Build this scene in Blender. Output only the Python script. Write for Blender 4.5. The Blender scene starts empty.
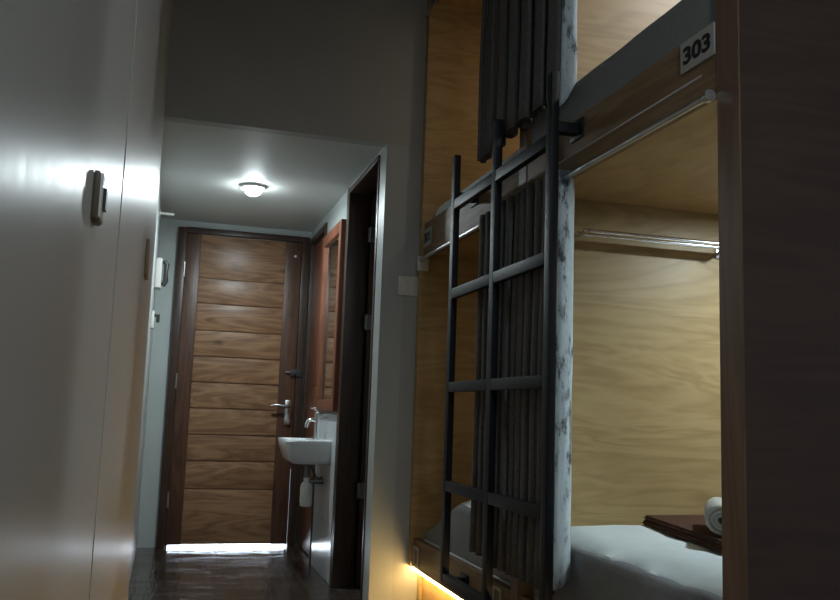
import bpy, bmesh, math, random
from mathutils import Vector, Matrix, noise
random.seed(7)
S = bpy.context.scene
COL = S.collection

# ------------------------------------------------------------------ materials
def new_mat(name):
    m = bpy.data.materials.new(name); m.use_nodes = True
    nt = m.node_tree
    return m, nt, nt.nodes['Principled BSDF']

def ramp(nt, stops):
    r = nt.nodes.new('ShaderNodeValToRGB')
    e = r.color_ramp.elements
    while len(e) < len(stops): e.new(0.5)
    for i, (p, c) in enumerate(stops):
        e[i].position = p; e[i].color = (*c, 1)
    return r

def coords(nt, scale, rot=(0, 0, 0)):
    t = nt.nodes.new('ShaderNodeTexCoord'); mp = nt.nodes.new('ShaderNodeMapping')
    mp.inputs['Scale'].default_value = scale; mp.inputs['Rotation'].default_value = rot
    nt.links.new(t.outputs['Object'], mp.inputs['Vector'])
    return mp

def plain(name, col, rough=.5, metal=0, var=.06, nscale=12, bump=0.0, spec=.5, bscale=None):
    m, nt, b = new_mat(name)
    mp = coords(nt, (1, 1, 1))
    n = nt.nodes.new('ShaderNodeTexNoise'); n.inputs['Scale'].default_value = nscale; n.inputs['Detail'].default_value = 4
    nt.links.new(mp.outputs[0], n.inputs['Vector'])
    r = ramp(nt, [(.3, tuple(max(0, c * (1 - var)) for c in col)), (.7, tuple(min(1, c * (1 + var)) for c in col))])
    nt.links.new(n.outputs['Fac'], r.inputs['Fac'])
    nt.links.new(r.outputs['Color'], b.inputs['Base Color'])
    b.inputs['Roughness'].default_value = rough; b.inputs['Metallic'].default_value = metal
    b.inputs['Specular IOR Level'].default_value = spec
    if bump:
        n2 = nt.nodes.new('ShaderNodeTexNoise'); n2.inputs['Scale'].default_value = bscale or nscale * 6
        nt.links.new(mp.outputs[0], n2.inputs['Vector'])
        bp = nt.nodes.new('ShaderNodeBump'); bp.inputs['Strength'].default_value = bump; bp.inputs['Distance'].default_value = .004
        nt.links.new(n2.outputs['Fac'], bp.inputs['Height']); nt.links.new(bp.outputs[0], b.inputs['Normal'])
    return m

def wood(name, dark, mid, light, axis='x', rough=.5, fig=1.0, freq=14, spec=.4, knots=False):
    """grain running along one axis, with broad cathedral figure"""
    m, nt, b = new_mat(name)
    sc = {'x': (1.1, freq * .5, freq), 'y': (freq * .5, 1.1, freq), 'z': (freq, freq * .6, 1.1)}[axis]
    mp = coords(nt, sc)
    n = nt.nodes.new('ShaderNodeTexNoise'); n.inputs['Scale'].default_value = 1.0; n.inputs['Detail'].default_value = 3
    n.inputs['Distortion'].default_value = fig
    nt.links.new(mp.outputs[0], n.inputs['Vector'])
    # contour bands of a smooth field -> flame figure
    mul = nt.nodes.new('ShaderNodeMath'); mul.operation = 'MULTIPLY'; mul.inputs[1].default_value = 12
    fr = nt.nodes.new('ShaderNodeMath'); fr.operation = 'PINGPONG'; fr.inputs[1].default_value = 1.0
    nt.links.new(n.outputs['Fac'], mul.inputs[0]); nt.links.new(mul.outputs[0], fr.inputs[0])
    fine = nt.nodes.new('ShaderNodeTexNoise'); fine.inputs['Scale'].default_value = 6; fine.inputs['Detail'].default_value = 5
    nt.links.new(mp.outputs[0], fine.inputs['Vector'])
    mix = nt.nodes.new('ShaderNodeMath'); mix.operation = 'MULTIPLY_ADD'; mix.inputs[1].default_value = .45
    nt.links.new(fr.outputs[0], mix.inputs[0])
    m2 = nt.nodes.new('ShaderNodeMath'); m2.operation = 'MULTIPLY'; m2.inputs[1].default_value = .6
    nt.links.new(fine.outputs['Fac'], m2.inputs[0]); nt.links.new(m2.outputs[0], mix.inputs[2])
    r = ramp(nt, [(.1, light), (.5, mid), (.95, dark)])
    nt.links.new(mix.outputs[0], r.inputs['Fac'])
    out = r.outputs['Color']
    if knots:
        v = nt.nodes.new('ShaderNodeTexVoronoi'); v.inputs['Scale'].default_value = 2.6
        mk = coords(nt, (1.0, 1, 2.2)); nt.links.new(mk.outputs[0], v.inputs['Vector'])
        kr = ramp(nt, [(.03, (.25, .2, .18)), (.13, (1, 1, 1))])
        nt.links.new(v.outputs['Distance'], kr.inputs['Fac'])
        mm = nt.nodes.new('ShaderNodeMix'); mm.data_type = 'RGBA'; mm.blend_type = 'MULTIPLY'; mm.inputs['Factor'].default_value = .8
        nt.links.new(out, mm.inputs['A']); nt.links.new(kr.outputs['Color'], mm.inputs['B']); out = mm.outputs['Result']
    nt.links.new(out, b.inputs['Base Color'])
    b.inputs['Roughness'].default_value = rough; b.inputs['Specular IOR Level'].default_value = spec
    bp = nt.nodes.new('ShaderNodeBump'); bp.inputs['Strength'].default_value = .12; bp.inputs['Distance'].default_value = .002
    nt.links.new(mix.outputs[0], bp.inputs['Height']); nt.links.new(bp.outputs[0], b.inputs['Normal'])
    return m

def emit(name, col, strength):
    m, nt, b = new_mat(name)
    n = nt.nodes.new('ShaderNodeTexNoise'); n.inputs['Scale'].default_value = 30
    r = ramp(nt, [(.0, tuple(c * .97 for c in col)), (1, col)]); nt.links.new(n.outputs['Fac'], r.inputs['Fac'])
    nt.links.new(r.outputs['Color'], b.inputs['Emission Color'])
    b.inputs['Base Color'].default_value = (*col, 1)
    b.inputs['Emission Strength'].default_value = strength
    return m

def gloss_paint(name, col, rough):
    """glossy white panel paint with vertical brush streaks"""
    m, nt, b = new_mat(name)
    mp = coords(nt, (30, 30, .6))
    n = nt.nodes.new('ShaderNodeTexNoise'); n.inputs['Scale'].default_value = 1; n.inputs['Detail'].default_value = 4
    nt.links.new(mp.outputs[0], n.inputs['Vector'])
    r = ramp(nt, [(.3, tuple(c * .95 for c in col)), (.7, col)])
    nt.links.new(n.outputs['Fac'], r.inputs['Fac']); nt.links.new(r.outputs['Color'], b.inputs['Base Color'])
    b.inputs['Specular IOR Level'].default_value = .20
    rr = nt.nodes.new('ShaderNodeMapRange'); rr.inputs['To Min'].default_value = rough - .06; rr.inputs['To Max'].default_value = rough + .06
    nt.links.new(n.outputs['Fac'], rr.inputs['Value']); nt.links.new(rr.outputs[0], b.inputs['Roughness'])
    bp = nt.nodes.new('ShaderNodeBump'); bp.inputs['Strength'].default_value = .05; bp.inputs['Distance'].default_value = .002
    nt.links.new(n.outputs['Fac'], bp.inputs['Height']); nt.links.new(bp.outputs[0], b.inputs['Normal'])
    return m

def floor_mat():
    m, nt, b = new_mat('dark_plank_floor')
    t = nt.nodes.new('ShaderNodeTexCoord')
    mp = nt.nodes.new('ShaderNodeMapping'); mp.inputs['Rotation'].default_value = (0, 0, math.pi / 2)
    nt.links.new(t.outputs['Object'], mp.inputs['Vector'])
    br = nt.nodes.new('ShaderNodeTexBrick'); br.inputs['Scale'].default_value = 1
    br.inputs['Brick Width'].default_value = .9; br.inputs['Row Height'].default_value = .145; br.inputs['Mortar Size'].default_value = .0025
    br.inputs['Color1'].default_value = (.030, .024, .020, 1); br.inputs['Color2'].default_value = (.055, .044, .037, 1)
    br.inputs['Mortar'].default_value = (.008, .007, .006, 1)
    nt.links.new(mp.outputs[0], br.inputs['Vector'])
    m2 = nt.nodes.new('ShaderNodeMapping'); m2.inputs['Scale'].default_value = (22, 2.2, 1)
    nt.links.new(t.outputs['Object'], m2.inputs['Vector'])
    n = nt.nodes.new('ShaderNodeTexNoise'); n.inputs['Scale'].default_value = 1.6; n.inputs['Detail'].default_value = 6; n.inputs['Distortion'].default_value = 1.2
    nt.links.new(m2.outputs[0], n.inputs['Vector'])
    r = ramp(nt, [(.3, (.45, .42, .40)), (.7, (1.7, 1.6, 1.5))])
    nt.links.new(n.outputs['Fac'], r.inputs['Fac'])
    mm = nt.nodes.new('ShaderNodeMix'); mm.data_type = 'RGBA'; mm.blend_type = 'MULTIPLY'; mm.inputs['Factor'].default_value = 1
    nt.links.new(br.outputs['Color'], mm.inputs['A']); nt.links.new(r.outputs['Color'], mm.inputs['B'])
    nt.links.new(mm.outputs['Result'], b.inputs['Base Color'])
    n3 = nt.nodes.new('ShaderNodeTexNoise'); n3.inputs['Scale'].default_value = 7; n3.inputs['Detail'].default_value = 1
    m3 = nt.nodes.new('ShaderNodeMapping'); m3.inputs['Scale'].default_value = (.45, 1.5, 1)
    nt.links.new(t.outputs['Object'], m3.inputs['Vector']); nt.links.new(m3.outputs[0], n3.inputs['Vector'])
    rr = nt.nodes.new('ShaderNodeMapRange'); rr.inputs['From Min'].default_value = .35; rr.inputs['From Max'].default_value = .65
    rr.inputs['To Min'].default_value = .08; rr.inputs['To Max'].default_value = .24
    nt.links.new(n3.outputs['Fac'], rr.inputs['Value']); nt.links.new(rr.outputs[0], b.inputs['Roughness'])
    bp = nt.nodes.new('ShaderNodeBump'); bp.inputs['Strength'].default_value = .32; bp.inputs['Distance'].default_value = .008
    ad = nt.nodes.new('ShaderNodeMath'); ad.operation = 'ADD'
    nt.links.new(n.outputs['Fac'], ad.inputs[0]); nt.links.new(n3.outputs['Fac'], ad.inputs[1])
    nt.links.new(ad.outputs[0], bp.inputs['Height']); nt.links.new(bp.outputs[0], b.inputs['Normal'])
    return m

def tile_mat():
    m, nt, b = new_mat('white_wall_tile')
    t = nt.nodes.new('ShaderNodeTexCoord'); mp = nt.nodes.new('ShaderNodeMapping')
    mp.inputs['Rotation'].default_value = (0, math.pi / 2, math.pi / 2)
    nt.links.new(t.outputs['Object'], mp.inputs['Vector'])
    br = nt.nodes.new('ShaderNodeTexBrick'); br.inputs['Scale'].default_value = 1; br.offset = 0
    br.inputs['Brick Width'].default_value = .3; br.inputs['Row Height'].default_value = .3; br.inputs['Mortar Size'].default_value = .0015
    br.inputs['Color1'].default_value = (.55, .58, .60, 1); br.inputs['Color2'].default_value = (.52, .55, .58, 1); br.inputs['Mortar'].default_value = (.35, .36, .37, 1)
    nt.links.new(mp.outputs[0], br.inputs['Vector']); nt.links.new(br.outputs['Color'], b.inputs['Base Color'])
    b.inputs['Roughness'].default_value = .18
    return m

def lining_mat():
    m, nt, b = new_mat('curtain_lining')
    mp = coords(nt, (1, 1, .35))
    n = nt.nodes.new('ShaderNodeTexNoise'); n.inputs['Scale'].default_value = 26; n.inputs['Detail'].default_value = 6; n.inputs['Roughness'].default_value = .7
    nt.links.new(mp.outputs[0], n.inputs['Vector'])
    r = ramp(nt, [(.38, (.10, .11, .13)), (.47, (.60, .70, .74)), (.62, (.74, .84, .87))])
    nt.links.new(n.outputs['Fac'], r.inputs['Fac']); nt.links.new(r.outputs['Color'], b.inputs['Base Color'])
    b.inputs['Roughness'].default_value = .85
    return m

M = {}
M['wall'] = plain('grey_wall_paint', (.40, .41, .40), .55, var=.04, nscale=3, bump=.05)
M['corridor_ceiling'] = plain('ceiling_paint', (.60, .61, .59), .6, var=.03, nscale=2)
M['panel_white'] = gloss_paint('glossy_white_panel', (.46, .46, .45), .34)
M['corr_wall'] = plain('pale_green_wall_paint', (.42, .46, .45), .40, var=.03, nscale=3)
M['floor'] = floor_mat()
M['tile'] = tile_mat()
M['ply_x'] = wood('plywood_grain_across', (.35, .235, .10), (.46, .325, .15), (.52, .375, .185), 'x', .42, 1.3, 7)
M['ply_y'] = wood('plywood_grain_along', (.34, .20, .075), (.43, .27, .11), (.49, .32, .14), 'y', .45, 1.0, 7)
M['board_y'] = wood('bed_board_veneer', (.16, .10, .055), (.22, .145, .08), (.27, .18, .10), 'y', .55, .8, 9, spec=.2)
M['edge'] = wood('partition_edge_veneer', (.12, .07, .045), (.17, .10, .065), (.21, .13, .085), 'z', .4, .5, 16)
M['dark_panel'] = wood('dark_brown_laminate', (.066, .040, .034), (.080, .049, .041), (.094, .058, .048), 'x', .33, .6, 10, spec=.5)
M['teak'] = wood('teak_planks', (.12, .055, .029), (.25, .135, .07), (.36, .21, .115), 'x', .36, 1.0, 9, knots=True)
M['teak_v'] = wood('teak_stile', (.045, .020, .013), (.085, .040, .023), (.12, .058, .034), 'z', .38, .8, 14)
M['red_wood'] = wood('reddish_hardwood', (.10, .034, .018), (.165, .060, .032), (.21, .082, .044), 'z', .35, .8, 16)
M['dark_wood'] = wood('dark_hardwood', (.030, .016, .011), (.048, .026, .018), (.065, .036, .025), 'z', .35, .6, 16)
M['black_metal'] = plain('black_powder_coat', (.006, .0065, .010), .5, 0, var=.1, nscale=60, bump=.05, spec=.3)
M['chrome'] = plain('chrome', (.75, .76, .78), .18, 1, var=.02)
M['dull_steel'] = plain('dull_steel', (.22, .22, .22), .5, 1, var=.05, nscale=40)
M['steel'] = plain('brushed_steel', (.55, .55, .54), .32, 1, var=.05, nscale=40)
M['curtain'] = plain('charcoal_curtain', (.12, .116, .114), .9, 0, var=.18, nscale=90, bump=.2, spec=.15)
M['lining'] = lining_mat()
M['mattress'] = plain('grey_mattress_cloth', (.22, .225, .23), .9, 0, var=.08, nscale=120, bump=.15, spec=.2)
M['piping'] = plain('pale_piping', (.50, .50, .50), .8, 0, var=.05)
M['sheet'] = plain('white_bed_linen', (.76, .84, .86), .85, 0, var=.03, nscale=20, bump=.12, spec=.2, bscale=40)
M['blanket'] = plain('brown_blanket', (.10, .052, .036), .95, 0, var=.15, nscale=80, bump=.4, spec=.1)
M['towel'] = plain('white_towel', (.72, .72, .68), .95, 0, var=.06, nscale=140, bump=.8, spec=.1)
M['ceramic'] = plain('white_ceramic', (.72, .75, .76), .12, 0, var=.01)
M['white_plastic'] = plain('white_plastic', (.68, .66, .62), .35, 0, var=.02)
M['beige_plastic'] = plain('beige_plastic', (.34, .24, .15), .45, 0, var=.04)
M['grey_plastic'] = plain('dark_grey_plastic', (.03, .03, .032), .4, 0, var=.05)
M['brown_side'] = plain('brown_plastic_side', (.10, .072, .045), .4, 0, var=.1)
M['plate'] = plain('pale_sign_plate', (.42, .41, .38), .4, 0, var=.03)
M['black_print'] = plain('black_lettering', (.008, .008, .008), .5, 0, var=.02)
M['mirror'] = plain('mirror_glass', (.80, .82, .82), .03, 1, var=.005)
M['lamp_cool'] = emit('cool_lamp', (.84, .96, 1.0), 125)
M['lamp_fill'] = emit('added_fill_lamp', (.80, .93, 1.0), 105)  # glow of the fill lamp added behind the camera
M['lamp_warm'] = emit('warm_lamp', (1.0, .78, .5), 12)
M['lamp_neutral'] = emit('neutral_lamp', (1.0, .93, .8), 12)
M['led'] = emit('warm_led', (1.0, .66, .24), 48)
M['concrete'] = plain('outdoor_concrete', (.6, .6, .6), .8, 0, var=.05)

# ------------------------------------------------------------------ mesh helpers
class B:
    def __init__(s): s.bm = bmesh.new()
    def box(s, x0, x1, y0, y1, z0, z1, bev=0, seg=2):
        t = bmesh.new()
        bmesh.ops.create_cube(t, size=1)
        for v in t.verts:
            v.co = Vector(((x0 + x1) / 2 + v.co.x * (x1 - x0), (y0 + y1) / 2 + v.co.y * (y1 - y0), (z0 + z1) / 2 + v.co.z * (z1 - z0)))
        if bev:
            bmesh.ops.bevel(t, geom=t.edges[:], offset=bev, segments=seg, affect='EDGES', profile=.6)
        s.join(t); return s
    def join(s, t):
        me = bpy.data.meshes.new('tmp'); t.to_mesh(me); t.free(); s.bm.from_mesh(me); bpy.data.meshes.remove(me)
    def tube(s, pts, r, n=12, cap=True):
        pts = [Vector(p) for p in pts]; rings = []
        rs = r if isinstance(r, (list, tuple)) else [r] * len(pts)
        up = None
        for i, p in enumerate(pts):
            d = (pts[min(i + 1, len(pts) - 1)] - pts[max(i - 1, 0)]).normalized()
            if up is None:
                a = Vector((0, 0, 1)) if abs(d.z) < .9 else Vector((1, 0, 0))
                up = (a - d * a.dot(d)).normalized()
            else: up = (up - d * up.dot(d)).normalized()
            sd = d.cross(up)
            rings.append([s.bm.verts.new(p + (up * math.cos(2 * math.pi * k / n) + sd * math.sin(2 * math.pi * k / n)) * rs[i]) for k in range(n)])
        for a, b in zip(rings, rings[1:]):
            for k in range(n): s.bm.faces.new((a[k], a[(k + 1) % n], b[(k + 1) % n], b[k]))
        if cap:
            s.bm.faces.new(rings[0][::-1]); s.bm.faces.new(rings[-1])
        return s
    def lathe(s, c, prof, axis='z', n=28):
        """prof: (radius, offset along axis)"""
        c = Vector(c); ax = {'x': (Vector((0, 1, 0)), Vector((0, 0, 1)), Vector((1, 0, 0))), 'y': (Vector((1, 0, 0)), Vector((0, 0, 1)), Vector((0, 1, 0))), 'z': (Vector((1, 0, 0)), Vector((0, 1, 0)), Vector((0, 0, 1)))}[axis]
        rings = []
        for r, h in prof:
            rings.append([s.bm.verts.new(c + ax[0] * r * math.cos(2 * math.pi * k / n) + ax[1] * r * math.sin(2 * math.pi * k / n) + ax[2] * h) for k in range(n)])
        for a, b in zip(rings, rings[1:]):
            for k in range(n): s.bm.faces.new((a[k], a[(k + 1) % n], b[(k + 1) % n], b[k]))
        s.bm.faces.new(rings[0][::-1]); s.bm.faces.new(rings[-1])
        return s
    def grid(s, rows, closed=False):
        V = [[s.bm.verts.new(p) for p in row] for row in rows]
        for a, b in zip(V, V[1:]):
            k = len(a)
            for i in range(k if closed else k - 1): s.bm.faces.new((a[i], a[(i + 1) % k], b[(i + 1) % k], b[i]))
        return V
    def prism(s, poly, axis, a, b):
        """poly: 2-D points in the plane normal to axis"""
        def P(u, v, w): return {'x': (w, u, v), 'y': (u, w, v), 'z': (u, v, w)}[axis]
        A = [s.bm.verts.new(P(u, v, a)) for u, v in poly]; Bv = [s.bm.verts.new(P(u, v, b)) for u, v in poly]
        n = len(poly)
        for k in range(n): s.bm.faces.new((A[k], A[(k + 1) % n], Bv[(k + 1) % n], Bv[k]))
        s.bm.faces.new(A[::-1]); s.bm.faces.new(Bv)
        return s
    def build(s, name, mat, parent=None, loc=None, solid=0, subsurf=0):
        """vertices are given in world space; the object's origin is its thing's base (or loc)"""
        bmesh.ops.recalc_face_normals(s.bm, faces=s.bm.faces[:])
        root = parent
        while root is not None and root.parent is not None: root = root.parent
        org = Vector(root.location) if root is not None else Vector(loc if loc else (0, 0, 0))
        for v in s.bm.verts: v.co -= org
        me = bpy.data.meshes.new(name); s.bm.to_mesh(me); s.bm.free()
        me.materials.append(mat)
        me.shade_smooth(); me.set_sharp_from_angle(angle=math.radians(38))
        o = bpy.data.objects.new(name, me); COL.objects.link(o)
        if parent is not None: o.parent = parent
        elif loc: o.location = loc
        if solid:
            md = o.modifiers.new('thickness', 'SOLIDIFY'); md.thickness = solid; md.offset = 0
        if subsurf:
            md = o.modifiers.new('smooth', 'SUBSURF'); md.levels = subsurf; md.render_levels = subsurf
        return o

def tag(o, label, cat, group=None, kind=None):
    o['label'] = label; o['category'] = cat
    if group: o['group'] = group
    if kind: o['kind'] = kind
    return o

def thing(name, label, cat, loc, group=None, kind=None):
    o = bpy.data.objects.new(name, None); COL.objects.link(o); o.location = loc; o.empty_display_size = .1
    bpy.context.view_layer.update()
    return tag(o, label, cat, group, kind)

def struct(name, b, mat, label, cat):
    return tag(b.build(name, mat), label, cat, kind='structure')

# ------------------------------------------------------------------ measures
YP, YD = 3.70, 5.82            # start of the corridor, end wall
XL, XC, XR = -.095, -.12, .88  # near left panel wall, corridor left wall, corridor right wall
XB, XK = 1.06, 3.10            # front and back of the bunks
ZC, ZS = 2.83, 2.11            # room ceiling, corridor ceiling
Y0, Y1, Y2, Y3 = 1.42, 2.50, 2.56, 3.66   # near partition, middle partition, far end panel
YB = -2.2

# ------------------------------------------------------------------ setting
struct('floor', B().box(-.3, 3.3, YB - .1, YD + .10, -.06, 0), M['floor'], 'dark glossy wood plank floor running down the corridor', 'floor')
struct('ceiling', B().box(-.3, 3.3, YB - .1, YP, ZC, ZC + .08), M['wall'], 'high ceiling over the bunk room, barely in view', 'ceiling')
struct('ceiling.001', B().box(XC - .1, XR + .12, YP + .06, YD + .12, ZS, ZS + .06), M['corridor_ceiling'], 'lowered pale ceiling over the corridor with one round lamp', 'ceiling')
struct('wall_front', B().box(XC - .1, XR, YP, YP + .06, ZS, ZC), M['wall'], 'dim grey wall above the opening of the lowered corridor', 'wall')
b = B().box(XL - .1, XL, YB, YP, 0, ZC)
struct('wall_left', b, M['panel_white'], 'glossy white panelled wall filling the left of the view', 'wall')
struct('wall_left.001', B().box(XC - .1, XC, YP, YD, 0, ZS), M['corr_wall'], 'narrow pale wall strip on the left side of the corridor', 'wall')
struct('trim_1', B().box(XL, XL + .0015, 1.46, 1.90, 0, ZC, .001, 1), M['panel_white'], 'flush white vertical batten on the left panelled wall', 'trim')
b = B().box(XC - .1, .0, YD, YD + .12, 0, ZS).box(.86, XR + .12, YD, YD + .12, 0, ZS).box(0, .86, YD, YD + .12, 2.06, ZS)
struct('wall_back', b, M['corr_wall'], 'pale end wall around the plank entry door', 'wall')
b = B().box(XR, XR + .10, YP, 3.82, 0, ZS).box(XR, XR + .10, 3.82, 4.50, 2.075, ZS).box(XR, XR + .10, 4.50, 5.20, 0, ZS).box(XR, XR + .10, 5.20, YD, 2.05, ZS).box(XR, XR + .10, 5.78, YD, 0, 2.05)
struct('wall_right', b, M['corr_wall'], 'pale right wall of the corridor with the mirror and two door openings', 'wall')
struct('wall_right.001', B().box(XR, XK + .2, YP + .0, YP + .10, ZS, ZC).box(XR + .10, XK + .2, YP, YP + .10, 0, ZS), M['wall'], 'grey wall pier between the corridor and the far bunk', 'wall')
struct('wall_right.002', B().box(XK + .06, XK + .2, YB, YP, 0, ZC), M['wall'], 'wall behind the bunks', 'wall')
struct('wall_back.001', B().box(-.3, 3.3, YB - .1, YB, 0, ZC), M['wall'], 'wall behind the viewer, out of view', 'wall')
# dark washroom beyond the open door
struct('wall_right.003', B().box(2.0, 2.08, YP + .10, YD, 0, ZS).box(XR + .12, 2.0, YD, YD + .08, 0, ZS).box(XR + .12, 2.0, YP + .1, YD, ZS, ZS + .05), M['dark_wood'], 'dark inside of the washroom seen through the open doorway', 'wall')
# tiled splash panel
struct('trim_2', B().box(XR - .012, XR, 4.55, 5.14, 0, .875, .001, 1), M['tile'], 'white tiled panel on the wall behind and below the wash basin', 'tile panel')

# outside step beyond the entry door, lit by day
struct('floor.001', B().box(-1.5, 2.4, YD + .12, YD + 3.2, -.06, -.004), M['concrete'], 'bright daylit ground outside, seen as a line below the entry door', 'ground')

# ------------------------------------------------------------------ entry door
fr = B()
fr.box(-.004, .050, YD - .035, YD + .09, 0, 2.06, .004).box(.815, .864, YD - .035, YD + .09, 0, 2.064, .004).box(.050, .815, YD - .035, YD + .09, 2.025, 2.064, .004).box(.803, .815, YD + .02, YD + .06, .50, 2.025).box(.05, .062, YD + .02, YD + .06, 0, 2.025).box(.062, .803, YD + .02, YD + .06, 2.008, 2.025)
struct('trim_3', fr, M['dark_wood'], 'dark brown wooden frame around the plank entry door', 'door frame')
d = thing('door_1', 'closed wooden entry door of horizontal planks at the corridor end', 'door', (.43, YD - .01, .03), kind='structure')
dy0, dy1 = YD - .028, YD + .012
b = B().box(.0505, .143, dy0, dy1, .018, 2.022, .004); b.build('stile', M['teak_v'], d)
b = B().box(.705, .812, dy0, dy1, .018, 2.022, .004); b.build('stile', M['teak_v'], d)
b = B()
zs = [2.02, 1.728, 1.563, 1.386, 1.216, 1.048, .881, .712, .544, .367, .02]
for z1, z0 in zip(zs, zs[1:]):
    b.box(.143, .705, dy0 + .006, dy1 - .004, z0 + .004, z1 - .004, .003)
b.box(.143, .705, dy0 + .016, dy1 - .012, .02, 2.02)
b.build('plank_panel', M['teak'], d)
h = B().box(.752, .795, dy0 - .008, dy0 + .001, .785, .955, .004).build('handle_plate', M['chrome'], d)
B().tube([(.775, dy0 - .005, .905), (.775, dy0 - .05, .905), (.765, dy0 - .058, .907), (.72, dy0 - .058, .917), (.675, dy0 - .056, .917), (.655, dy0 - .05, .91)], [.010, .010, .011, .010, .009, .007]).build('lever_handle', M['chrome'], h)
B().lathe((.774, dy0 - .024, .812), [(.004, 0), (.017, .001), (.018, .010), (.018, .017), (.012, .018)], 'y').build('lock_cylinder', M['steel'], h)
l = B().box(.775, .852, dy0 - .02, dy0 + .0005, 1.112, 1.155, .004).build('bolt_latch', M['grey_plastic'], d)
B().tube([(.745, dy0 - .012, 1.137), (.79, dy0 - .012, 1.137), (.85, dy0 - .012, 1.137)], .006).tube([(.80, dy0 - .012, 1.137), (.80, dy0 - .035, 1.125)], .005).build('bolt', M['steel'], l)
for z in (.30, 1.05, 1.78):
    B().tube([(.048, dy0 - .008, z - .05), (.048, dy0 - .008, z + .05)], .007).build('hinge', M['steel'], d)
B().lathe((.772, dy0 - .006, 1.925), [(.006, 0), (.010, .001), (.010, .0055)], 'y').build('peg', M['steel'], d)

# ------------------------------------------------------------------ right-hand doors
fr = B().box(XR - .012, XR + .10, 4.47, 4.50, 0, 2.09, .003).box(XR - .012, XR + .10, 3.82, 4.47, 2.062, 2.09, .003).box(XR - .004, XR + .10, 3.82, 3.85, 0, 2.062, .002)
fr.box(XR - .012, XR - .0005, 4.50, 4.535, 0, 2.10, .003)
struct('trim_4', fr, M['dark_wood'], 'dark wooden frame of the open washroom doorway on the right', 'door frame')
d = thing('door_2', 'dark washroom door standing open into the dark room', 'door', (.985, 4.46, .01), kind='structure')
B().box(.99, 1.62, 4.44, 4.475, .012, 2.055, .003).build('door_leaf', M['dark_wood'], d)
for z in (.49, 1.365, 1.835):
    B().box(.972, 1.012, 4.4365, 4.4402, z - .04, z + .04, .001).tube([(.986, 4.434, z - .04), (.986, 4.434, z + .04)], .005).build('hinge', M['dull_steel'], d)
fr = B().box(XR - .012, XR + .08, 5.20, 5.245, 0, 2.05, .003).box(XR - .012, XR + .08, 5.735, 5.78, 0, 2.05, .003).box(XR - .012, XR + .08, 5.245, 5.735, 2.005, 2.05, .003)
struct('trim_5', fr, M['dark_wood'], 'frame of the reddish side door just before the corridor end', 'door frame')
d = thing('door_3', 'narrow reddish wooden side door beside the entry door', 'door', (XR + .03, 5.49, .01), kind='structure')
B().box(XR + .015, XR + .05, 5.247, 5.733, .01, 2.003, .003).build('door_leaf', M['red_wood'], d)
for z0, z1 in ((.12, .95), (1.05, 1.88)):
    B().box(XR + .009, XR + .016, 5.33, 5.65, z0, z1, .003).build('panel', M['red_wood'], d)

# ------------------------------------------------------------------ corridor fittings
t = thing('ceiling_light', 'round glowing recessed lamp in the lowered corridor ceiling', 'lamp', (.375, 4.72, ZS))
B().lathe((.375, 4.72, ZS), [(.066, 0), (.066, -.014), (.062, -.017), (.055, -.014), (.050, -.001)], 'z', 40).build('trim_ring', M['white_plastic'], t)
B().lathe((.375, 4.72, ZS), [(.049, -.0015), (.050, -.014), (.047, -.030), (.037, -.045), (.022, -.054), (.008, -.057)], 'z', 40).build('diffuser', M['lamp_cool'], t)

t = thing('wall_mirror', 'tall wood framed mirror hanging above the wash basin', 'mirror', (XR, 4.85, .89))
mx0, my0, my1, mz0, mz1, fw = XR - .035, 4.55, 5.15, .89, 1.935, .065
f = B().box(mx0, XR - .001, my0, my0 + fw, mz0, mz1, .004).box(mx0, XR - .001, my1 - fw, my1, mz0, mz1, .004)
f.box(mx0, XR - .001, my0 + fw, my1 - fw, mz0, mz0 + fw, .004).box(mx0, XR - .001, my0 + fw, my1 - fw, mz1 - fw, mz1, .004)
f.build('frame', M['red_wood'], t)
B().box(XR - .020, XR - .002, my0 + fw - .003, my1 - fw + .003, mz0 + fw - .003, mz1 - fw + .003).build('glass', M['mirror'], t)

t = thing('wash_basin', 'small white wall-hung wash basin below the mirror', 'basin', (XR - .012, 4.86, .60))
def rrect(x0, x1, y0, y1, r, n=6):
    """rounded on the two free (low-x) corners"""
    P = [(x1, y1)]
    P += [(x0 + r - r * math.sin(a), y1 - r + r * math.cos(a)) for a in [k * math.pi / 2 / n for k in range(n + 1)]]
    P += [(x0 + r - r * math.cos(a), y0 + r - r * math.sin(a)) for a in [k * math.pi / 2 / n for k in range(n + 1)]]
    P += [(x1, y0)]
    return P
xw = XR - .0125
b = B()
rows = []
for z, i, r in ((.600, .07, .05), (.604, .05, .06), (.625, .028, .06), (.68, .010, .05), (.722, .0, .045), (.730, .003, .045), (.7315, .010, .042), (.730, .020, .04), (.722, .026, .04), (.69, .035, .045), (.655, .06, .05)):
    back = 0 if z < .7312 and i < .02 or z < .68 and i > .026 and z != .655 else 0
    inn = i if z <= .7315 and i <= .010 or z < .64 else i
    xe = xw if (i <= .010 or z < .64) else xw - .085
    if (i in (.07, .05, .028)): xe = xw
    rows.append([(x, y, z) for x, y in rrect(.622 + inn, xe, 4.655 + inn, 5.065 - inn, r)])
V = b.grid(rows, closed=True)
b.bm.faces.new(V[0][::-1]); b.bm.faces.new(V[-1])
bas = b.build('bowl', M['ceramic'], t)
fc = B().lathe((.815, 4.85, .728), [(.022, 0), (.022, .005), (.015, .010), (.0145, .12), (.016, .125), (.016, .15), (.010, .156)]).build('faucet', M['chrome'], t)
B().tube([(.812, 4.85, .835), (.785, 4.85, .842), (.765, 4.85, .835), (.757, 4.85, .815), (.755, 4.85, .795)], [.011, .011, .011, .011, .010]).build('spout', M['chrome'], fc)
B().tube([(.815, 4.85, .883), (.815, 4.85, .894), (.800, 4.85, .904), (.775, 4.85, .907)], [.008, .007, .006, .005]).build('lever', M['chrome'], fc)
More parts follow.
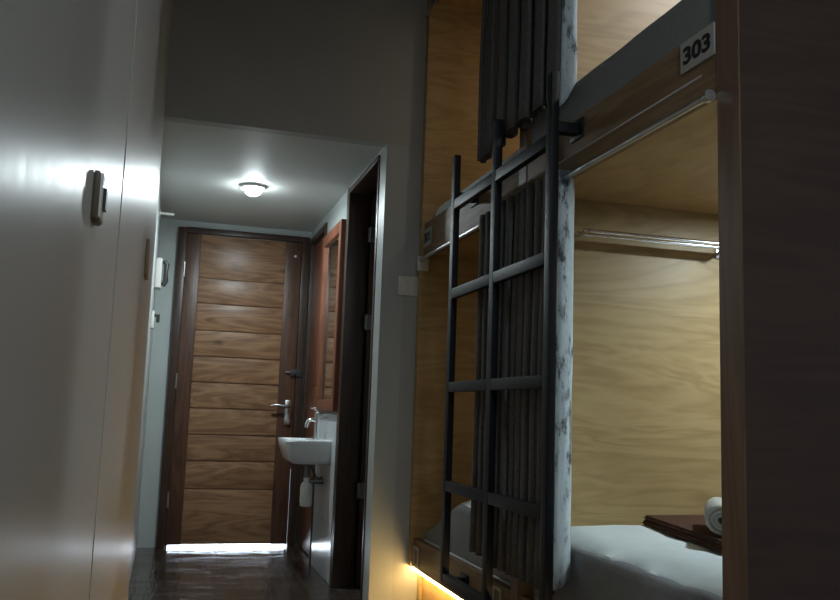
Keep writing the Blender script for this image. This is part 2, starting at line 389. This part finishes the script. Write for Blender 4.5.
B().tube([(.775, 4.86, .602), (.775, 4.86, .55), (.775, 4.86, .515), (.785, 4.86, .50), (.80, 4.86, .50), (.867, 4.86, .50)], .016).lathe((.775, 4.86, .585), [(.026, 0), (.03, .004), (.03, .014), (.022, .018)]).build('trap_pipe', M['dull_steel'], t)
B().lathe((.775, 4.86, .36), [(.020, 0), (.032, .006), (.034, .03), (.034, .11), (.028, .128), (.020, .135)]).tube([(.775, 4.86, .493), (.775, 4.86, .52)], .018).build('trap_bottle', M['white_plastic'], t)
B().lathe((.862, 4.93, .50), [(.006, -.02), (.016, -.018), (.016, .001), (.024, .002), (.024, .006)], 'x').tube([(.85, 4.93, .505), (.83, 4.93, .53), (.81, 4.92, .57), (.80, 4.90, .604)], .008).build('water_hose', M['dull_steel'], t)

t = thing('ceiling_light', 'added round fill lamp on the high room ceiling behind the viewer, out of view', 'lamp', (.5, -.6, ZC))  # unseen fill lamp, added for dim ambient on the header wall and side panel
B().lathe((.5, -.6, ZC), [(.19, 0), (.19, -.03), (.17, -.04), (.165, -.03)], 'z', 40).build('trim_ring', M['white_plastic'], t)
B().lathe((.5, -.6, ZC), [(.163, -.031), (.15, -.045), (.08, -.052)], 'z', 40).build('diffuser', M['lamp_fill'], t)

# left corridor wall things
t = thing('intercom', 'white wall intercom with dark handset on the left corridor wall', 'intercom', (XC, 5.35, 1.66))
B().box(XC + .0005, XC + .035, 5.31, 5.42, 1.585, 1.765, .006).build('body', M['white_plastic'], t)
B().tube([(XC + .045, 5.34, 1.60), (XC + .062, 5.34, 1.63), (XC + .058, 5.34, 1.68), (XC + .062, 5.34, 1.73), (XC + .045, 5.34, 1.75)], [.014, .016, .012, .016, .014]).build('handset', M['grey_plastic'], t)
t = thing('key_switch', 'small white key switch with a hanging key below the intercom', 'switch', (XC, 5.15, 1.37))
B().box(XC + .0005, XC + .016, 5.11, 5.19, 1.325, 1.425, .004).build('plate', M['white_plastic'], t)
k = B().lathe((XC + .016, 5.14, 1.40), [(.010, 0), (.010, .008), (.004, .009), (.004, .03)], 'x', 14).build('key', M['grey_plastic'], t)
B().box(XC + .027, XC + .046, 5.137, 5.143, 1.36, 1.408, .002).build('key_bow', M['grey_plastic'], k)
b = B().tube([(XC + .0005, 5.20, 2.012), (XC + .085, 5.20, 2.010)], .008).lathe((XC + .0005, 5.20, 2.012), [(.016, 0), (.016, .006), (.009, .008)], 'x', 16)
tag(b.build('wall_peg', M['white_plastic'], loc=(XC, 5.2, 2.01)), 'short white peg sticking out high on the left corridor wall', 'peg')

# near left wall fittings
t = thing('light_switch', 'light switch box in front on the glossy left wall', 'switch', (XL, 1.0, 1.12))
B().box(XL + .0003, XL + .007, 0.992, 1.042, 1.100, 1.154, .002).build('back_box', M['brown_side'], t)
B().box(XL + .007, XL + .0100, 0.994, 1.040, 1.102, 1.152, .0012).build('cover_plate', M['white_plastic'], t)
B().prism([(1.008, 1.114), (1.026, 1.114), (1.026, 1.138), (1.008, 1.138)], 'x', XL + .0100, XL + .0135).build('rocker', M['grey_plastic'], t)
t = thing('blank_plate', 'narrow beige plate at the far edge of the left panelled wall', 'plate', (XL, 2.8, 1.35))
B().box(XL + .0003, XL + .010, 2.75, 2.87, 1.29, 1.405, .003).build('plate', M['beige_plastic'], t)

# pier switch
t = thing('light_switch', 'white double rocker switch on the grey wall pier beside the bunk', 'switch', (1.003, YP, 1.46))
B().box(.957, 1.050, YP - .010, YP - .0003, 1.417, 1.506, .004).build('cover_plate', M['white_plastic'], t)
for x in (.985, 1.022):
    B().box(x - .016, x + .016, YP - .014, YP - .009, 1.435, 1.488, .002).build('rocker', M['white_plastic'], t)

# ------------------------------------------------------------------ bunks
ZUB, ZUT, ZLB, ZLT = 1.585, 1.745, .245, .365
def bunk(label, ya, yb, near):
    t = thing('bunk_bed', label, 'bunk bed', (XB, (ya + yb) / 2, 0), 'built-in capsule bunks')
    if near:
        B().box(XB + .002, XK, Y0, Y0 + .07, 0, ZC - .001).build('side_panel', M['dark_panel'], t)
        B().box(XB - .003, XB + .002, Y0 - .001, Y0 + .071, 0, ZC - .001, .001, 1).build('edge_strip', M['edge'], t)
        B().box(XB + .0, XK, Y1, Y2 - .002, 0, ZC - .001, .001, 1).build('partition', M['ply_x'], t)
        B().box(XB - .002, XB - .0003, Y1 - .001, Y2, 0, ZC - .001).build('edge_strip', M['edge'], t)
    else:
        B().box(XB - .012, XK, Y3, YP - .001, ZLB, ZC - .001, .001, 1).box(XB + .032, XK, Y3, YP - .001, 0, ZLB).build('end_panel', M['ply_x'], t)
    B().box(XB, XB + .025, ya, yb, ZUB, ZUT, .002).build('upper_board', M['board_y'], t)
    B().box(XB, XB + .025, ya, yb, ZLB, ZLT, .002).build('lower_board', M['board_y'], t)
    B().box(XB + .025, XK, ya, yb, ZUB + .025, ZUB + .045).build('upper_deck', M['ply_y'], t)
    B().box(XB + .025, XK, ya, yb, ZLT - .04, ZLT - .015).build('lower_deck', M['ply_y'], t)
    B().box(XB, XK, ya, yb, 2.80, 2.822).build('top_panel', M['ply_y'], t)
    B().box(XB, XB + .02, ya, yb, 2.795, 2.822).build('top_rail', M['board_y'], t)
    B().box(XK, XK + .03, ya, yb, 0, 2.822).build('back_panel', M['ply_y'], t)
    B().box(XB + .045, XB + .065, ya, yb, 0, ZLT - .042).build('plinth', M['ply_y'], t)
    return t
bunk('near wooden capsule bunk numbered 303 with its dark side panel at right', Y0 + .07, Y1, True)
bunk('far wooden capsule bunk against the grey wall pier', Y2, Y3, False)

# LED strip under the lower boards
for (ya, yb, lab) in ((Y0 + .08, Y1 - .01, 'warm glowing light strip under the near lower bed board'), (Y2 + .01, YP - .004, 'warm glowing light strip under the far lower bed board')):
    t = thing('light_strip', lab, 'light strip', (XB + .012, (ya + yb) / 2, ZLB), 'warm light strips under the bunks')
    B().box(XB + .003, XB + .022, ya, yb, ZLB - .004, ZLB - .0003).build('channel', M['steel'], t)
    B().box(XB + .004, XB + .021, ya + .002, yb - .002, ZLB - .016, ZLB - .004, .003).build('diffuser', M['led'], t)

# bed lamps: shallow round downlights on each bunk's ceiling
def bed_lamp(label, x, y, z, mat, watt, col):
    t = thing('bunk_lamp', label, 'lamp', (x, y, z), 'lamps inside the bunks')
    B().lathe((x, y, z), [(.060, -.0004), (.060, -.016), (.054, -.020), (.050, -.016), (.050, -.010)], 'z', 32).build('housing', M['steel'], t)
    B().lathe((x, y, z), [(.049, -.0105), (.049, -.014), (.03, -.015)], 'z', 32).build('diffuser', mat, t)
    L = bpy.data.lights.new('bunk_lamp_light', 'AREA'); L.shape = 'DISK'; L.size = .09; L.energy = watt; L.color = col
    o = bpy.data.objects.new('bunk_lamp_light', L); COL.objects.link(o); o.parent = t; o.location = (0, 0, -.022)
    return t
bed_lamp('round lamp under the ceiling of the near lower bunk', 1.98, 1.95, ZUB + .025, M['lamp_neutral'], 11, (.80, .95, 1.0))
bed_lamp('round lamp under the ceiling of the near upper bunk', 2.0, 1.90, 2.80, M['lamp_neutral'], 12.0, (.92, .96, 1.0))
bed_lamp('round lamp under the ceiling of the far lower bunk', 2.0, 3.10, ZUB + .025, M['lamp_warm'], 1.0, (1.0, .80, .62))
bed_lamp('round lamp under the ceiling of the far upper bunk', 1.9, 3.10, 2.80, M['lamp_warm'], 2.0, (1.0, .76, .55))

# ------------------------------------------------------------------ mattresses and linen
def soft_box(x0, x1, y0, y1, z0, z1, r=.04, amp=.004, seed=0, nx=40, ny=26):
    b = B()
    bm = b.bm
    t = bmesh.new(); bmesh.ops.create_cube(t, size=1)
    for v in t.verts: v.co = Vector(((x0 + x1) / 2 + v.co.x * (x1 - x0), (y0 + y1) / 2 + v.co.y * (y1 - y0), (z0 + z1) / 2 + v.co.z * (z1 - z0)))
    bmesh.ops.bevel(t, geom=t.edges[:], offset=r, segments=4, affect='EDGES', profile=.5)
    for axis, n in ((0, nx), (1, ny)):
        lo, hi = (x0 + r, x1 - r) if axis == 0 else (y0 + r, y1 - r)
        for k in range(1, n):
            co = Vector((0, 0, 0)); co[axis] = lo + (hi - lo) * k / n; no = Vector((0, 0, 0)); no[axis] = 1
            bmesh.ops.bisect_plane(t, geom=t.verts[:] + t.edges[:] + t.faces[:], plane_co=co, plane_no=no)
    t.normal_update()
    for v in t.verts:
        v.co += v.normal * amp * noise.noise(v.co * 7 + Vector((seed, 0, 0)))
    b.join(t)
    return b

def mattress(label, ya, yb, z0, z1, seed, sag=0, x0=XB + .035):
    t = thing('mattress', label, 'mattress', (2.0, (ya + yb) / 2, z0), 'grey bunk mattresses')
    b = soft_box(x0, XK - .02, ya, yb, z0, z1, .026, .006, seed)
    if sag:                                     # slumped front corner at the far end
        for v in b.bm.verts:
            f = min(1, max(0, (v.co.y - (yb - .42)) / .40)) * min(1, max(0, (1.36 - v.co.x) / .22))
            v.co.z -= sag * f * (v.co.z - z0) / (z1 - z0)
    b.build('cover', M['mattress'], t)
    B().tube([(x0 + .004, ya + .035, z0 + .012), (x0 - .003, ya + .05, z0 + .012), (x0 - .003, yb - .05, z0 + .012), (x0 + .004, yb - .035, z0 + .012)], .006, 8).build('piping', M['piping'], t)
    return t
mattress('grey mattress on the near lower bed under the white duvet', Y0 + .078, Y1 - .006, ZLT - .014, .545, 1)
mattress('grey mattress on the far lower bed seen through the ladder', Y2 + .006, Y3 - .012, ZLT - .014, .552, 2, sag=.165)
mattress('grey mattress above the 303 plate on the near upper bed', Y0 + .078, Y1 - .001, ZUB + .046, 1.872, 3, x0=XB + .008)
mattress('grey mattress on the far upper bed under the pale draped sheet', Y2 + .006, Y3 - .012, ZUB + .046, 1.80, 4, x0=XB + .03)

def drape(x_hem, x_in, ya, yb, ztop, drop, puff, seed, hemwave=.012, nu=26, nv=60, pleat=0):
    """sheet: hem hangs in front, rolls over the mattress edge, lies on top with soft wrinkles"""
    b = B(); rows = []
    for j in range(nv + 1):
        y = ya + (yb - ya) * j / nv; row = []
        edge = min(1, min(y - ya, yb - y) / .07)
        pf = puff * (1 - (1 - max(0, edge)) ** 2)
        hz = ztop - drop + hemwave * noise.noise(Vector((y * 9, seed, 0)))
        pl = pleat * math.sin(y * 95 + 2 * noise.noise(Vector((y * 7, seed, 3))))
        prof = [(x_hem + pl, hz), (x_hem - .004 + pl, hz + drop * .35), (x_hem + .002 + pl * .7, hz + drop * .7), (x_hem + .016 + pl * .3, ztop - .004 + pf * .25), (x_hem + .045, ztop + .004 + pf * .6), (x_hem + .09, ztop + .005 + pf * .9)]
        for k in range(1, nu):
            x = x_hem + .09 + (x_in - x_hem - .09) * k / nu
            prof.append((x, ztop + .005 + pf * (1 - .25 * k / nu)))
        for (x, z) in prof:
            w = .006 * noise.noise(Vector((x * 6, y * 6, seed))) + .003 * noise.noise(Vector((x * 18, y * 14, seed)))
            row.append((x, y, z + (w if x > x_hem + .03 else w * .3)))
        rows.append(row)
    b.grid(rows); return b
tag(drape(XB + .055, XK - .05, Y0 + .08, Y1 - .008, .548, .035, .022, 5, .016).build('duvet', M['sheet'], loc=(2, 2, .55), solid=.006), 'white duvet spread over the near lower bed', 'duvet', 'white bed linen')
tag(drape(XB + .06, 1.9, Y2 + .01, Y3 - .40, .556, .035, .02, 8, .01).build('duvet', M['sheet'], loc=(2, 3.1, .55), solid=.006), 'white duvet on the far lower bed behind the ladder', 'duvet', 'white bed linen')
tag(drape(XB + .022, 2.6, Y2 + .01, Y3 - .10, 1.806, .11, .01, 11, .006, nv=150, pleat=.004).build('bed_sheet', M['sheet'], loc=(2, 3.1, 1.8), solid=.003), 'pale pleated sheet hanging over the edge of the far upper bed', 'sheet', 'white bed linen')

# folded blanket
b = B()
for k, (dz, ins) in enumerate(((0, 0), (.014, .006))):
    prof = []
    t = bmesh.new()
    cs = [(1.44 + ins, 2.44), (1.33 + ins, 1.83 + ins), (2.02, 1.80 + ins), (2.02, 2.46)]
    z0 = .579 + dz
    vs = [t.verts.new((x, y, z0)) for x, y in cs] + [t.verts.new((x, y, z0 + .015)) for x, y in cs]
    for q in ((3, 2, 1, 0), (4, 5, 6, 7), (0, 1, 5, 4), (1, 2, 6, 5), (2, 3, 7, 6), (3, 0, 4, 7)): t.faces.new([vs[i] for i in q])
    bmesh.ops.bevel(t, geom=t.edges[:], offset=.0065, segments=3, affect='EDGES')
    b.join(t)
tag(b.build('blanket', M['blanket'], loc=(1.6, 2.1, .58)), 'folded brown blanket lying on the white duvet', 'blanket')
# rolled towel
b = B()
c0 = Vector((1.393, 1.965, .6535)); ax = Vector((.55, .83, 0)).normalized(); sd = Vector((ax.y, -ax.x, 0))
rows = []
turns, n = 3.2, 70
for L in (0, .01, .12, .25, .26):
    row = []
    for k in range(n + 1):
        a = 2 * math.pi * turns * k / n; r = .010 + .033 * k / n - (.004 if L in (0, .26) else 0)
        row.append(c0 + ax * L + sd * r * math.cos(a) + Vector((0, 0, r * math.sin(a))))
    rows.append(row)
b.grid(rows)
tag(b.build('rolled_towel', M['towel'], loc=tuple(c0), solid=.0075), 'rolled white towel lying on the brown blanket', 'towel')

# ------------------------------------------------------------------ towel rack
t = thing('towel_rack', 'silver two-bar towel rack on the wooden partition above the near lower bed', 'rack', (1.5, Y1, 1.475))
zr = 1.475
for x in (1.215, 1.772):
    B().box(x - .014, x + .014, Y1 - .006, Y1 - .0003, zr - .022, zr + .022, .002).tube([(x, Y1 - .005, zr), (x, Y1 - .125, zr)], .007).build('bracket', M['chrome'], t)
B().tube([(1.205, Y1 - .118, zr + .004), (1.782, Y1 - .118, zr + .004)], .007).build('bar', M['chrome'], t)
B().tube([(1.205, Y1 - .065, zr + .004), (1.782, Y1 - .065, zr + .004)], .007).build('bar', M['chrome'], t)

# ------------------------------------------------------------------ curtain rods and curtains
def rod(label, ya, yb, z, x, white=True):
    t = thing('curtain_rod', label, 'curtain rod', (x, (ya + yb) / 2, z), 'silver curtain rods of the bunks')
    B().tube([(x, ya + .012, z), (x, yb - .012, z)], .0075).build('rod', M['steel'], t)
    for y0_, y1_ in ((ya + .0005, ya + .014), (yb - .014, yb - .0005)):
        if white and y1_ > Y2 + .5: B().box(x - .012, x + .038, y0_, y1_, z - .048, z + .016, .003).build('bracket', M['white_plastic'], t)
        else: B().lathe((x, y0_, z), [(.013, 0), (.013, y1_ - y0_)], 'y', 18).build('bracket', M['steel'], t)
    return t
XROD = XB + .045
rod('silver curtain rod under the 303 bed board', Y0 + .072, Y1, ZUB - .008, 1.043, False)
rod('silver curtain rod under the far upper bed board with a white end bracket', Y2, Y3, ZUB - .008, 1.043)
rod('curtain rod at the top of the near upper bunk, above the view', Y0 + .072, Y1, 2.74, 1.035, False)
rod('curtain rod at the top of the far upper bunk, above the view', Y2, Y3, 2.74, 1.035, False)

def fold_profile(ya, yb, n, amp, xc, seed):
    """gathered cloth seen from above, from y = ya back to y = yb"""
    P = []
    N = n * 14
    for k in range(N + 1):
        f = k / N
        ph = 2 * math.pi * n * f
        y = ya + (yb - ya) * f + .17 * abs(yb - ya) / n * math.sin(2 * ph)
        a = amp * (.75 + .5 * noise.noise(Vector((f * n * .9, seed, 0))))
        P.append((min(1.052, xc + a * math.sin(ph)), y))
    return P
def curtain(label, ya, yb, n, z0, z1, seed, hem=None, xc=XROD - .055, amp=.026, ztilt=0, rodz=None):
    t = thing('curtain', label, 'curtain', (xc, (ya + yb) / 2, z0), 'charcoal bunk curtains')
    P = fold_profile(ya, yb, n, amp, xc, seed)
    rows = []
    NZ = 14
    for j in range(NZ + 1):
        f = j / NZ
        z = z0 + (z1 - z0) * f
        row = []
        for i, (x, y) in enumerate(P):
            s = 1.0 - .35 * f
            dz = .012 * noise.noise(Vector((i * .12, seed, 1))) * (1 - f) + ztilt * (1 - f) * (y - yb) / (ya - yb)
            row.append((xc + (x - xc) * s + .006 * noise.noise(Vector((y * 8, z * 2.2, seed))), y, z + dz))
        rows.append(row)
    b = B(); b.grid(rows); b.build('drape', M['curtain'], t, solid=.003)
    if hem:
        rows = []
        for j in range(15):
            f = j / 14; row = []
            for k in range(7):
                g = k / 6
                xa, y_a, xb_, y_b, zl, zr_ = hem
                zb = zl + (zr_ - zl) * g
                z = zb + (z1 - zb) * f
                bow = .010 * math.sin(g * math.pi) + .004 * noise.noise(Vector((g * 3, z * 5, seed)))
                row.append((xa + (xb_ - xa) * g + bow * .5, y_a + (y_b - y_a) * g - bow, z + .008 * noise.noise(Vector((g * 2, seed, 4))) * (1 - f)))
            rows.append(row)
        b = B(); b.grid(rows); b.build('lining', M['lining'], t, solid=.003)
    return t
xc = XROD - .055
c = curtain('lower charcoal curtain gathered by the near bunk with a pale blue lining edge', 2.63, 2.19, 8, .43, 1.60, 2, hem=(1.026, 2.188, 1.083, 2.206, .44, .47), xc=1.026, amp=.027)
# eyelets of that curtain on its rod
for (ex, ey) in ((1.052, 2.200), (1.045, 2.33), (1.045, 2.45)):
    b = B()
    rows = []
    for k in range(20):
        a = 2 * math.pi * k / 20
        cen = Vector((ex, ey, ZUB - .012)); rad = Vector((math.cos(a) * .86, math.cos(a) * .45, math.sin(a)))
        ring = []
        for q in range(8):
            w = 2 * math.pi * q / 8
            ring.append(cen + rad * (.018 + .005 * math.cos(w)) + Vector((.45, -.86, 0)) * .004 * math.sin(w))
        rows.append(ring)
    rows.append(rows[0])
    b.grid(rows, closed=True); b.build('eyelet', M['steel'], c)
curtain('lower charcoal curtain gathered at the far bunk beside the middle ladder post', 2.845, 2.650, 4, .44, 1.60, 5, xc=1.030, amp=.02)
curtain('upper charcoal curtain with a pale blue lining edge, ending above the ladder top', 2.685, 2.175, 5, 1.815, 2.76, 9, hem=(1.022, 2.180, 1.064, 2.160, 1.785, 1.86), xc=1.020, amp=.030)
curtain('upper charcoal curtain of the far bunk hanging over the middle ladder post', 2.84, 2.70, 4, 1.80, 2.76, 13, xc=1.020, amp=.02)

# ------------------------------------------------------------------ ladder
t = thing('bunk_ladder', 'black metal ladder with three uprights standing off the bunk fronts', 'ladder', (.982, 2.564, .30))
XA, W, WX = .97, .036, .024
PY = (2.12, 2.546, 2.969)
zt, zb = 1.862, .31
for y in PY:
    B().box(XA, XA + WX, y, y + W, zb, zt, .003).build('post', M['black_metal'], t)
for z in (1.67, 1.335, .995, .645, .325):
    for a, c_ in ((PY[0], PY[1]), (PY[1], PY[2])):
        B().box(XA, XA + WX, a + W, c_, z - .018, z + .018, .002).build('rung', M['black_metal'], t)
for y in PY:
    for z in (1.705, .31):
        if y == PY[1]: continue
        B().box(XA + WX, XB - .0005, y + .004, y + W - .004, z - .016, z + .016, .002).box(XB - .006, XB - .0004, y - .02, y + W + .02, z - .028, z + .028, .001).build('bracket', M['black_metal'], t)

# ------------------------------------------------------------------ plates
def number_plate(label, text, y0, y1, z0, z1):
    x = XB
    t = thing('number_plate', label, 'sign', (x, (y0 + y1) / 2, (z0 + z1) / 2), 'bed number plates')
    B().box(x - .005, x - .0003, y0, y1, z0, z1, .0015, 1).build('plate', M['plate'], t)
    cu = bpy.data.curves.new('tmp_text', 'FONT'); cu.body = text; cu.align_x = 'CENTER'; cu.align_y = 'CENTER'; cu.size = 1; cu.offset = .035; cu.extrude = .01
    o = bpy.data.objects.new('tmp_text', cu); COL.objects.link(o)
    bpy.context.view_layer.update()
    me = bpy.data.meshes.new_from_object(o.evaluated_get(bpy.context.evaluated_depsgraph_get()))
    bpy.data.objects.remove(o); bpy.data.curves.remove(cu)
    xs = [v.co.x for v in me.vertices]; ys = [v.co.y for v in me.vertices]
    sx = (y1 - y0) * .80 / (max(xs) - min(xs)); sy = (z1 - z0) * .56 / (max(ys) - min(ys)); mx = (max(xs) + min(xs)) / 2; my = (max(ys) + min(ys)) / 2
    for v in me.vertices:
        a, b_, c_ = v.co
        v.co = Vector((-.0056 - c_ * .05, -(a - mx) * sx, (b_ - my) * sy))
    me.materials.clear(); me.materials.append(M['black_print'])
    d = bpy.data.objects.new('numeral', me); COL.objects.link(d); d.parent = t
    return t
number_plate('pale plate with the black number 303 on the near upper bed board', '303', 1.496, 1.622, 1.671, 1.743)
number_plate('small pale number plate on the far upper bed board near the wall pier', '301', 3.535, 3.655, 1.632, 1.712)
def small_plate(label, y0, y1, z0, z1):
    t = thing('socket_plate', label, 'plate', (XB, (y0 + y1) / 2, (z0 + z1) / 2), 'framed plates on the lower bed boards')
    f = B().box(XB - .006, XB - .0003, y0, y1, z1 - .010, z1, .001, 1).box(XB - .006, XB - .0003, y0, y1, z0, z0 + .008, .001, 1).box(XB - .006, XB - .0003, y0, y0 + .010, z0 + .008, z1 - .010, .001, 1).box(XB - .006, XB - .0003, y1 - .010, y1, z0 + .008, z1 - .010, .001, 1)
    f.build('frame', M['plate'], t)
    B().box(XB - .003, XB - .0003, y0 + .010, y1 - .010, z0 + .008, z1 - .010).build('face', M['brown_side'], t)
small_plate('small framed plate on the far lower board above the glowing strip', 3.565, 3.645, .258, .335)
small_plate('small framed plate on the lower bed board beside the middle ladder post', 2.632, 2.705, .285, .355)

# ------------------------------------------------------------------ lights
def area(name, loc, rot, sx, sy, watt, col, shape='RECTANGLE', spread=None):
    L = bpy.data.lights.new(name, 'AREA'); L.shape = shape; L.size = sx
    if shape == 'RECTANGLE': L.size_y = sy
    L.energy = watt; L.color = col
    if spread: L.spread = spread
    o = bpy.data.objects.new(name, L); COL.objects.link(o); o.location = loc; o.rotation_euler = rot
    return o
area('corridor_lamp_light', (.375, 4.72, ZS - .0585), (0, 0, 0), .07, .07, 13, (.84, .96, 1.0), 'DISK')
sun = bpy.data.lights.new('sun', 'SUN'); sun.energy = 4; sun.angle = .02
so = bpy.data.objects.new('sun', sun); COL.objects.link(so); so.rotation_euler = (math.radians(-40), 0, math.radians(20))
w = bpy.data.worlds.new('daylight'); S.world = w; w.use_nodes = True
bg = w.node_tree.nodes['Background']; bg.inputs['Color'].default_value = (.75, .87, 1, 1); bg.inputs['Strength'].default_value = 18.0

# ------------------------------------------------------------------ camera
yaw, pitch, roll, F = 2.79478452e-01, 1.29964672e-01, 3.45277551e-02, 861.19
cy, sy, cp, sp = math.cos(yaw), math.sin(yaw), math.cos(pitch), math.sin(pitch)
fwd = Vector((sy * cp, cy * cp, sp)); right = Vector((cy, -sy, 0)); up = right.cross(fwd)
r2 = right * math.cos(roll) + up * math.sin(roll); u2 = up * math.cos(roll) - right * math.sin(roll)
cam = bpy.data.cameras.new('camera'); cam.sensor_width = 36; cam.sensor_fit = 'HORIZONTAL'; cam.lens = F * 36 / 840; cam.clip_start = .02
co = bpy.data.objects.new('camera', cam); COL.objects.link(co)
mt = Matrix((( r2.x, u2.x, -fwd.x, 0), (r2.y, u2.y, -fwd.y, 0), (r2.z, u2.z, -fwd.z, .9), (0, 0, 0, 1)))
co.matrix_world = mt
S.camera = co
vs = S.view_settings
S.display_settings.display_device = 'sRGB'
vs.view_transform = 'Standard'; vs.look = 'None'; vs.exposure = 0; vs.gamma = 1; vs.use_curve_mapping = False
